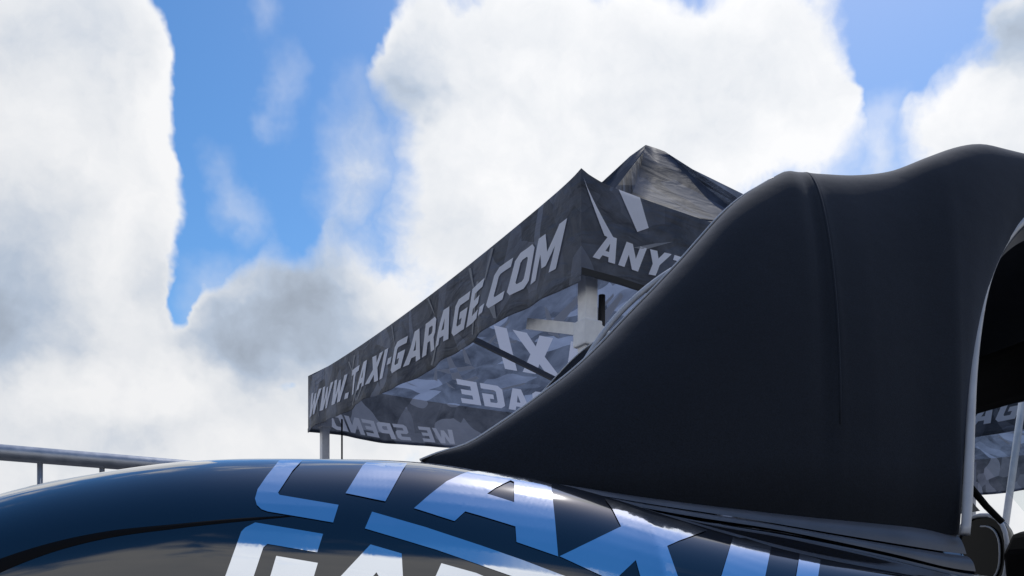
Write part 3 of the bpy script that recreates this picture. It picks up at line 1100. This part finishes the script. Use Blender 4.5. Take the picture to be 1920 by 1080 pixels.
# --- dark strip along the wing, tapering forward
strip_px = [(-60, 1088, 16), (0, 1061, 13), (100, 1026, 9), (200, 1003, 6.5), (330, 987, 4.2), (450, 975, 3), (545, 968, 1.0)]
gp = crom(strip_px, 60)
V = []
for i, (u, v, w) in enumerate(gp):
    for dv, off in ((-w, 0.0004), (-w * 0.6, 0.0008), (0, 0.0009), (w * 0.6, 0.0008), (w, 0.0004)):
        V.append(on_body(u, v + dv, off))
mesh_obj('dark_strip', V, grid_faces(len(gp), 5), M['rubber'], car, True)

# --- belt mouldings between the cloth roof and the wing
ss = np.linspace(-0.16, S_B - 0.008, 60)


def band(name, fa, ta, fb, tb, mat_, bulge):
    V = []
    for s in ss:
        a = Vector((s, ta, float(fa(s))))
        b = Vector((s, tb, float(fb(s))))
        for k in range(7):
            w = k / 6
            p = a.lerp(b, w)
            o = bulge * math.sin(math.pi * w)
            V.append(cw(p.x, p.y + o * 0.7, p.z + o * 0.7))
    return mesh_obj(name, V, grid_faces(len(ss), 7), mat_, car, True)


band('belt_moulding', lambda s: f_b0(s) + 0.006, -0.012, lambda s: f_b1(s) + 0.0015, 0.017, M['moulding'], 0.005)
band('belt_moulding', lambda s: f_b1(s) - 0.0015, 0.0185, lambda s: f_b2(s) - 0.001, 0.036, M['moulding'], 0.004)

# --- soft top: lower edge B(q) runs along the belt, then up the window opening; upper edge T(q) is the roof edge
edge_px = [(792, 867, -.10), (828, 852, -.105), (876, 833, -.11), (934, 797, -.115), (978, 767, -.12), (1021, 735, -.125), (1060, 706, -.13), (1093, 678, -.135), (1130, 642, -.14), (1172, 597, -.15),
           (1235, 532, -.16), (1282, 482, -.17), (1318, 441, -.18), (1361, 394, -.19), (1402, 361, -.20), (1430, 345, -.205), (1456, 335, -.21), (1510, 332, -.215), (1580, 335, -.22), (1650, 327, -.22),
           (1720, 301, -.22), (1775, 281, -.22), (1818, 274, -.22), (1870, 283, -.22), (1920, 292, -.22)]
eT = [at(u, v + (9 if u > 1480 else 6 if 850 < u < 1440 else 0), t) for u, v, t in edge_px]
eT += [(eT[-1][0] + 0.15, -.22, eT[-1][2] - 0.005), (1.25, -.22, 0.80), (1.42, -.24, 0.75), (1.50, -.25, 0.70)]
win_px = [(1795, 1003, 0.0), (1798, 960, -.01), (1801, 900, -.025), (1805, 800, -.05), (1811, 700, -.075), (1820, 620, -.10), (1832, 555, -.12), (1848, 505, -.14), (1868, 466, -.155), (1895, 432, -.165), (1920, 412, -.17)]
eW = [at(*p) for p in win_px]
eW += [(1.02, -.185, 0.735), (1.2, -.195, 0.735), (1.38, -.21, 0.70), (1.49, -.23, 0.655)]
base = [(eT[0][0], eT[0][1], eT[0][2] - 0.02)]
for s in np.linspace(-0.10, eW[0][0] - 0.005, 14):
    base.append((float(s), -0.010 if s > 0.02 else -0.010 - 0.09 * ((0.02 - s) / 0.25), float(f_b0(s)) - 0.004))
base[-1] = eW[0]


def resample(pts, marks, counts):
    """curve through pts, split at the point indices in marks, with counts samples per piece"""
    out = []
    for a, b, n in zip(marks[:-1], marks[1:], counts):
        seg = crom(pts[a:b + 1], n + 1)
        out.append(seg if a == marks[0] else seg[1:])
    return np.vstack(out)


Bc = base + eW[1:]
k_b1590 = 11                                    # base sample near the fabric seam
i_corner = len(base) - 1
TQ = resample(eT, [0, 16, 17, 20, len(eT) - 1], [50, 8, 24, 50])
# matching pieces on the lower edge
BQ = resample(Bc, [0, 9, k_b1590, i_corner, len(Bc) - 1], [50, 8, 24, 50])
# soften the piece joints a little along q
def smooth_rows(A, n=4):
    A = A.copy()
    for _ in range(n):
        A[1:-1] = 0.25 * A[:-2] + 0.5 * A[1:-1] + 0.25 * A[2:]
    return A


TQ = smooth_rows(TQ, 1)
nq = len(TQ)
NW = 34
SV = []
al = np.linspace(0, math.pi / 2, NW)
seam_i = 55
for i in range(nq):
    B, T = BQ[i], TQ[i]
    hgt = max(T[2] - B[2], 0.001)
    n_exp = 3.4
    ridge = 0.0030 * math.exp(-((i - seam_i) / 0.8) ** 2) - 0.0034 * math.exp(-((i - seam_i + 2.2) / 1.3) ** 2)
    fb = 1 - 0.9 * max(0.0, min(1.0, (i - 62) / 22))
    for a_ in al:
        g = math.sin(a_) ** (2 / n_exp)
        h = 1 - math.cos(a_) ** (2 / n_exp)
        s = B[0] + (T[0] - B[0]) * (0.15 * g + 0.85 * (g ** 1.0))
        t = B[1] + (T[1] - B[1]) * (0.45 * h + 0.55 * g)
        z = B[2] + (T[2] - B[2]) * g
        bul = 0.016 * fb * math.sin(math.pi * min(1, g)) * min(1, hgt / 0.4) + ridge * max(0, min(1.0, 3 * math.sin(2 * a_))) * (1 - (a_ / 1.571) ** 3)
        SV.append((s, t + bul, z))
row = NW
# roof across to the far side
NX = 36
full = []


def recess(i):
    """the sloping back sits a little below its two side edges"""
    return 0.07 * max(0.0, min(1.0, i / 14)) * max(0.0, min(1.0, (54 - i) / 10))


for i in range(nq):
    near = SV[i * row:(i + 1) * row]
    T = near[-1]
    mid = []
    for k in range(1, NX):
        w = k / NX
        t = T[1] + (2 * TM - 2 * T[1]) * w
        crown = 0.003 * (1 - (2 * w - 1) ** 2) * min(1, max(0, (T[0] - 0.3) / 0.4))
        dip = -recess(i) * (1 - abs(2 * w - 1) ** 14)
        mid.append((T[0] - dip * 0.7, t, T[2] + crown + dip * 0.7))
    far = [(p[0], 2 * TM - p[1], p[2]) for p in reversed(near)]
    full.append(near + mid + far)
nfull = len(full[0])
V = [cw(*p) for rowp in full for p in rowp]
soft = mesh_obj('soft_top', V, grid_faces(nq, nfull), M['soft_top'], car, True)
bm = bmesh.new(); bm.from_mesh(soft.data)
bmesh.ops.remove_doubles(bm, verts=list(bm.verts), dist=1e-5)
bmesh.ops.recalc_face_normals(bm, faces=list(bm.faces))
bm.to_mesh(soft.data); bm.free()
soft.data.shade_smooth()
md = soft.modifiers.new('thickness', 'SOLIDIFY')
md.thickness = 0.006
md.offset = 0

# the stitched seam that runs from the roof corner down to the belt
sv_seam = [cw(*SV[seam_i * row + k]) for k in range(2, NW - 3)]
tube('seam', sv_seam, 0.0036, M['soft_top'], car, 8)
# piping along the rear corner edge of the cloth roof, both sides
for sgn in (0, 1):
    pts = []
    for i in range(0, 60):
        s, t, z = TQ[i]
        t = t + 0.001
        if sgn:
            t = 2 * TM - t
        pts.append(cw(s, t, z + 0.001))
    tube('edge_piping', pts, 0.0030, M['rubber'], car, 8)
    tube('edge_piping', [p_ + CN * (-0.004 if not sgn else 0.004) + Vector((0, 0, 0.0028)) - CA * 0.0032 for p_ in pts], 0.0019, M['seal'], car, 8)

# rear window, set in the sloping back of the cloth roof with a raised pale frame
def photo_col(p):
    w = cw(*p)
    return 960 + FPX * w.x / w.y


_cols = [photo_col(TQ[i]) for i in range(52)]
i0 = min(range(52), key=lambda i: abs(_cols[i] - 1085))
i1 = min(range(52), key=lambda i: abs(_cols[i] - 1286))
def back_pt(i, w, lift):
    s, t, z = TQ[i]
    sp, _, zp = TQ[i - 1]
    sn, _, zn = TQ[i + 1]
    d = Vector((sn - sp, 0, zn - zp)).normalized()
    nrm = Vector((-d.z, 0, d.x))
    tt = (t - 0.012) + (2 * TM - 2 * (t - 0.012)) * w
    lift = lift - recess(i) * (1 - abs(2 * w - 1) ** 14)
    return cw(s + nrm.x * lift, tt, z + nrm.z * lift)


V = [back_pt(i, 0.06 + 0.88 * k / 8, 0.004) for i in range(i0, i1 + 1) for k in range(9)]
rw = mesh_obj('rear_window', V, grid_faces(i1 - i0 + 1, 9), M['dark_glass'], car, True)
fr_pts = []
for i in range(i0, i1 + 1):
    lift = 0.003 + 0.023 * math.sin(math.pi * (i - i0) / (i1 - i0)) ** 0.7
    fr_pts.append(back_pt(i, 0.006, lift))
for k in range(1, 12):
    fr_pts.append(back_pt(i1, 0.015 + 0.97 * k / 12, 0.003))
for i in range(i1, i0 - 1, -1):
    fr_pts.append(back_pt(i, 0.985, 0.006))
for k in range(11, -1, -1):
    fr_pts.append(back_pt(i0, 0.015 + 0.97 * k / 12, 0.003))
tube('window_frame', fr_pts, 0.0048, M['seal'], rw, 8)

# pale seal round the side window opening, with its inner flange
wline = crom(eW, 80)
tube('window_seal', [cw(s, t + 0.017, z) for s, t, z in wline], [0.0062 + 0.0012 * math.exp(-((i - 6) / 8) ** 2) for i in range(80)], M['seal'], car, 10)
tube('window_seal', [cw(s, 2 * TM - t - 0.006, z) for s, t, z in wline], 0.008, M['seal'], car, 10)
V = []
for i, (s, t, z) in enumerate(wline):
    tg = wline[min(i + 1, 79)] - wline[max(i - 1, 0)]
    nin = Vector((tg[2], 0, -tg[0])).normalized()          # into the opening
    wd = 0.006 + 0.030 * max(0.0, min(1.0, (z - 0.45) / 0.25))
    for k in range(5):
        w = k / 4
        V.append(cw(s + nin.x * wd * w, t - 0.004 - 0.020 * w, z + nin.z * wd * w))
mesh_obj('seal_flange', V, grid_faces(80, 5), M['moulding'], car, True)

# windscreen header with visors, pillars, glass, dashboard, far mirror
HS, _, HZ = at(1860, 768, -0.95)
V, F = tube_geo([cw(HS, -0.20, HZ + 0.08), cw(HS, 2 * TM + 0.16, HZ + 0.08)], 0.05, 12, 1.6)
mesh_obj('windscreen_header', V, F, M['trim_dark'], car, True)
for far in (0, 1):
    pa, pb_ = at(1800, 890, 2 * TM), at(1850, 950, 2 * TM)
    P = [(HS - 0.02, -0.16, HZ + 0.10), (pa[0] - 0.14, -0.08, pa[2] + 0.14), (pa[0], 0.0, pa[2]), (pb_[0], 0.0, pb_[2]), (pb_[0] + 0.05, -0.01, pb_[2] - 0.05)]
    pts = [cw(s, (2 * TM - t) if far else t, z) for s, t, z in P]
    tube('windscreen_pillar', pts, [0.0125, 0.0125, 0.0125, 0.011, 0.010], M['trim_dark'], car, 10)
V = []
for k in range(13):
    w = k / 12
    t = -0.06 + (2 * TM + 0.12) * w
    bow = 0.0
    V.append(cw(HS + 0.02 + bow, t * 0.9 + TM * 0.1, HZ + 0.04))
    V.append(cw(2.08 + bow, t, 0.02))
mesh_obj('windscreen', V, grid_faces(13, 2), M['glass'], car, True)
bm = bmesh.new()
_ds, _, _dz = at(1896, 999, -0.86)
dsh = [(_ds - 0.01, _dz - 0.16), (_ds - 0.03, _dz - 0.06), (_ds, _dz - 0.002), (_ds + 0.10, _dz + 0.02), (_ds + 0.28, _dz - 0.09), (_ds + 0.38, _dz - 0.17), (_ds + 0.38, _dz - 0.4), (_ds, _dz - 0.4)]
va = [bm.verts.new(cw(s, -0.06, z)) for s, z in dsh]
vb = [bm.verts.new(cw(s, -0.86, z)) for s, z in dsh]
bm.faces.new(va); bm.faces.new(vb[::-1])
for k in range(len(dsh)):
    k2 = (k + 1) % len(dsh)
    bm.faces.new((va[k], vb[k], vb[k2], va[k2]))
bm_obj('dashboard', bm, M['trim_dark'], car, bevel=0.015)
# small triangular panel at the foot of the far pillar
tri = [at(1790, 905, -1.31), at(1838, 958, -1.31), at(1790, 965, -1.31)]
V = [cw(*p) for p in tri] + [cw(p[0], p[1] - 0.012, p[2]) for p in tri]
mesh_obj('quarter_panel', V, [(0, 1, 2), (5, 4, 3), (0, 3, 4, 1), (1, 4, 5, 2), (2, 5, 3, 0)], M['moulding'], car)


def mirror(far):
    # housing: a rounded shell, open to the rear, with a glass set in it
    c = at(1838, 1040, -1.58)
    sgn = 1
    V = []
    n, m_ = 11, 28
    for i in range(n):
        w = i / (n - 1)
        k = math.cos(w * math.pi / 2 * 0.97)
        for j in range(m_):
            an = 2 * math.pi * j / m_
            ct_, st_ = math.cos(an), math.sin(an)
            a = abs(ct_) ** 0.8 * math.copysign(1, ct_)
            b = abs(st_) ** 0.8 * math.copysign(1, st_)
            tt = c[1] + 0.128 * a * k
            if not far:
                tt = 2 * TM - tt
            V.append(cw(c[0] + 0.10 * math.sin(w * math.pi / 2), tt, c[2] + 0.143 * b * k + 0.0))
    F = grid_faces(n, m_, True) + [tuple((n - 1) * m_ + j for j in range(m_))]
    mo = mesh_obj('wing_mirror', V, F, M['plastic'], car, True)
    rim = V[:m_]
    tube('mirror_rim', rim + rim[:1], 0.008, M['seal'], mo, 8)
    ctr = sum(rim, Vector()) / m_
    gl = [ctr + (p - ctr) * 0.93 + CA * 0.006 for p in rim]
    mesh_obj('mirror_glass', gl, [tuple(range(m_))], M['mirror'], mo)
    inner = [ctr + (rim[k % m_] - ctr) * 0.72 + CA * 0.003 - CA * 0.002 for k in range(-6, 8)] if far else [ctr + (rim[k] - ctr) * 0.72 for k in range(8, 21)]
    tube('glass_reflection', inner, 0.0035, M['seal'], mo, 6)  # pale arc over the glass, a reflected line put in as geometry
    arm0 = ctr + CA * 0.04
    foot = cw(c[0] + 0.02, (2 * TM - 0.10) if far else 0.10, -0.02)
    tube('mirror_arm', [arm0 - Vector((0, 0, 0.09)), foot], 0.022, M['plastic'], mo, 10)


mirror(True)
mirror(False)

# wheels
for (s, t) in ((-0.45, 0.14), (2.0, 0.10), (-0.45, 2 * TM - 0.14), (2.0, 2 * TM - 0.10)):
    c = cw(s, t, 0); c.z = 0.31
    out = CN if t > TM else -CN
    prof = [(0.20, -0.10), (0.27, -0.105), (0.305, -0.09), (0.31, -0.05), (0.31, 0.05), (0.305, 0.09), (0.27, 0.105), (0.20, 0.10)]
    V = []
    for k in range(40):
        an = 2 * math.pi * k / 40
        dvec = CA * math.cos(an) + Vector((0, 0, 1)) * math.sin(an)
        for r_, w in prof:
            V.append(c + dvec * r_ + out * (w - 0.06))
    F = grid_faces(40, 8)
    F += [(39 * 8 + j, 39 * 8 + j + 1, j + 1, j) for j in range(7)]
    ty = mesh_obj('wheel', V, F, M['tyre'], car, True)
    bm = bmesh.new()
    for k in range(5):
        an = 2 * math.pi * k / 5
        dvec = CA * math.cos(an) + Vector((0, 0, 1)) * math.sin(an)
        sv = dvec.cross(out)
        q = [c + sv * a_ * 0.03 + dvec * b_ + out * d_ for (a_, b_, d_) in ((-1, 0.02, 0.03), (1, 0.02, 0.03), (1, 0.21, 0.025), (-1, 0.21, 0.025))]
        vs = [bm.verts.new(p) for p in q] + [bm.verts.new(p - out * 0.03) for p in q]
        for f in ((0, 1, 2, 3), (7, 6, 5, 4), (0, 4, 5, 1), (1, 5, 6, 2), (2, 6, 7, 3), (3, 7, 4, 0)):
            bm.faces.new([vs[x] for x in f])
    bm_obj('rim', bm, M['alu'], ty)

# seats, low in the cabin
for t in (-0.36, -0.94):
    bm = bmesh.new()
    pr = [(0.78, -0.20), (0.80, 0.0), (0.84, 0.035), (0.90, 0.03), (0.93, -0.18), (1.30, -0.16), (1.34, -0.21), (1.32, -0.30), (0.82, -0.32)]
    va = [bm.verts.new(cw(s, t + 0.21, z)) for s, z in pr]
    vb = [bm.verts.new(cw(s, t - 0.21, z)) for s, z in pr]
    bm.faces.new(va); bm.faces.new(vb[::-1])
    for k in range(len(pr)):
        k2 = (k + 1) % len(pr)
        bm.faces.new((va[k], vb[k], vb[k2], va[k2]))
    bm_obj('seat', bm, M['trim_dark'], car, bevel=0.03)

# ------------------------------------------------------------------ steel crowd barriers behind the car
BD = Vector((0.827, 0.562, 0)).normalized()
BP = Vector((-1.353, 2.29, 0))
ZR = EYE + 0.386
BLEN = 2.3


def barrier(p0):
    root = empty('crowd_barrier', p0 + BD * BLEN / 2)
    rr = 0.0215
    zb = 0.20
    c = 0.07
    loop = [p0 + Vector((0, 0, 0.14)), p0 + Vector((0, 0, ZR - c))]
    for k in range(1, 6):
        an = R(90 * k / 6)
        loop.append(p0 + BD * c * (1 - math.cos(an)) + Vector((0, 0, ZR - c + c * math.sin(an))))
    loop += [p0 + BD * c + Vector((0, 0, ZR)), p0 + BD * (BLEN - c) + Vector((0, 0, ZR))]
    for k in range(1, 6):
        an = R(90 * k / 6)
        loop.append(p0 + BD * (BLEN - c + c * math.sin(an)) + Vector((0, 0, ZR - c + c * math.cos(an))))
    loop += [p0 + BD * BLEN + Vector((0, 0, ZR - c)), p0 + BD * BLEN + Vector((0, 0, 0.14))]
    tube('frame_tube', loop, rr, M['steel'], root, 14)
    tube('bottom_rail', [p0 + BD * 0.0 + Vector((0, 0, zb)), p0 + BD * BLEN + Vector((0, 0, zb))], 0.015, M['steel'], root, 10)
    n = 15
    for k in range(1, n):
        q = p0 + BD * BLEN * k / n
        tube('upright', [q + Vector((0, 0, zb)), q + Vector((0, 0, ZR))], 0.0075, M['steel'], root, 8)
    sd_ = Vector((-BD.y, BD.x, 0))
    for q in (p0 + BD * 0.25, p0 + BD * (BLEN - 0.25)):
        tube('foot', [q + sd_ * 0.3 + Vector((0, 0, 0.012)), q + sd_ * 0.24 + Vector((0, 0, 0.06)), q + Vector((0, 0, zb)), q - sd_ * 0.24 + Vector((0, 0, 0.06)), q - sd_ * 0.3 + Vector((0, 0, 0.012))],
             0.012, M['steel'], root, 8)
    return root


# an upright of the first barrier stands at photo column 75
def along(u):
    k = (u - 960) / FPX
    return (k * BP.y - BP.x) / (BD.x - k * BD.y)


pitch = BLEN / 15
b1 = barrier(BP + BD * (along(75) - pitch * 5))
tag(b1, 'grey steel crowd barrier with its top rail standing behind the tail of the car', 'barrier')

# ------------------------------------------------------------------ leaning pole by the second tent
pt_top = Vector(((1918 - 960) / FPX * 5.35, 5.35, EYE + (HOR - 745) / FPX * 5.35))
pt_low = Vector(((1889 - 960) / FPX * 5.35, 5.35, EYE + (HOR - 955) / FPX * 5.35))
dirp = (pt_low - pt_top)
kk = -(pt_top.z) / dirp.z
pb = pt_top + dirp * kk
pole_root = empty('support_pole', pb)
tube('shaft', [pb + Vector((0, 0, 0.0)), pt_top - dirp * 0.25], 0.021, M['alu'], pole_root, 12)
bar('foot', pb, pb + Vector((0, 0, 0.012)), 0.14, 0.14, M['alu'], pole_root)
tag(pole_root, 'pale grey metal pole leaning in front of the second tent, seen through the car window', 'pole')
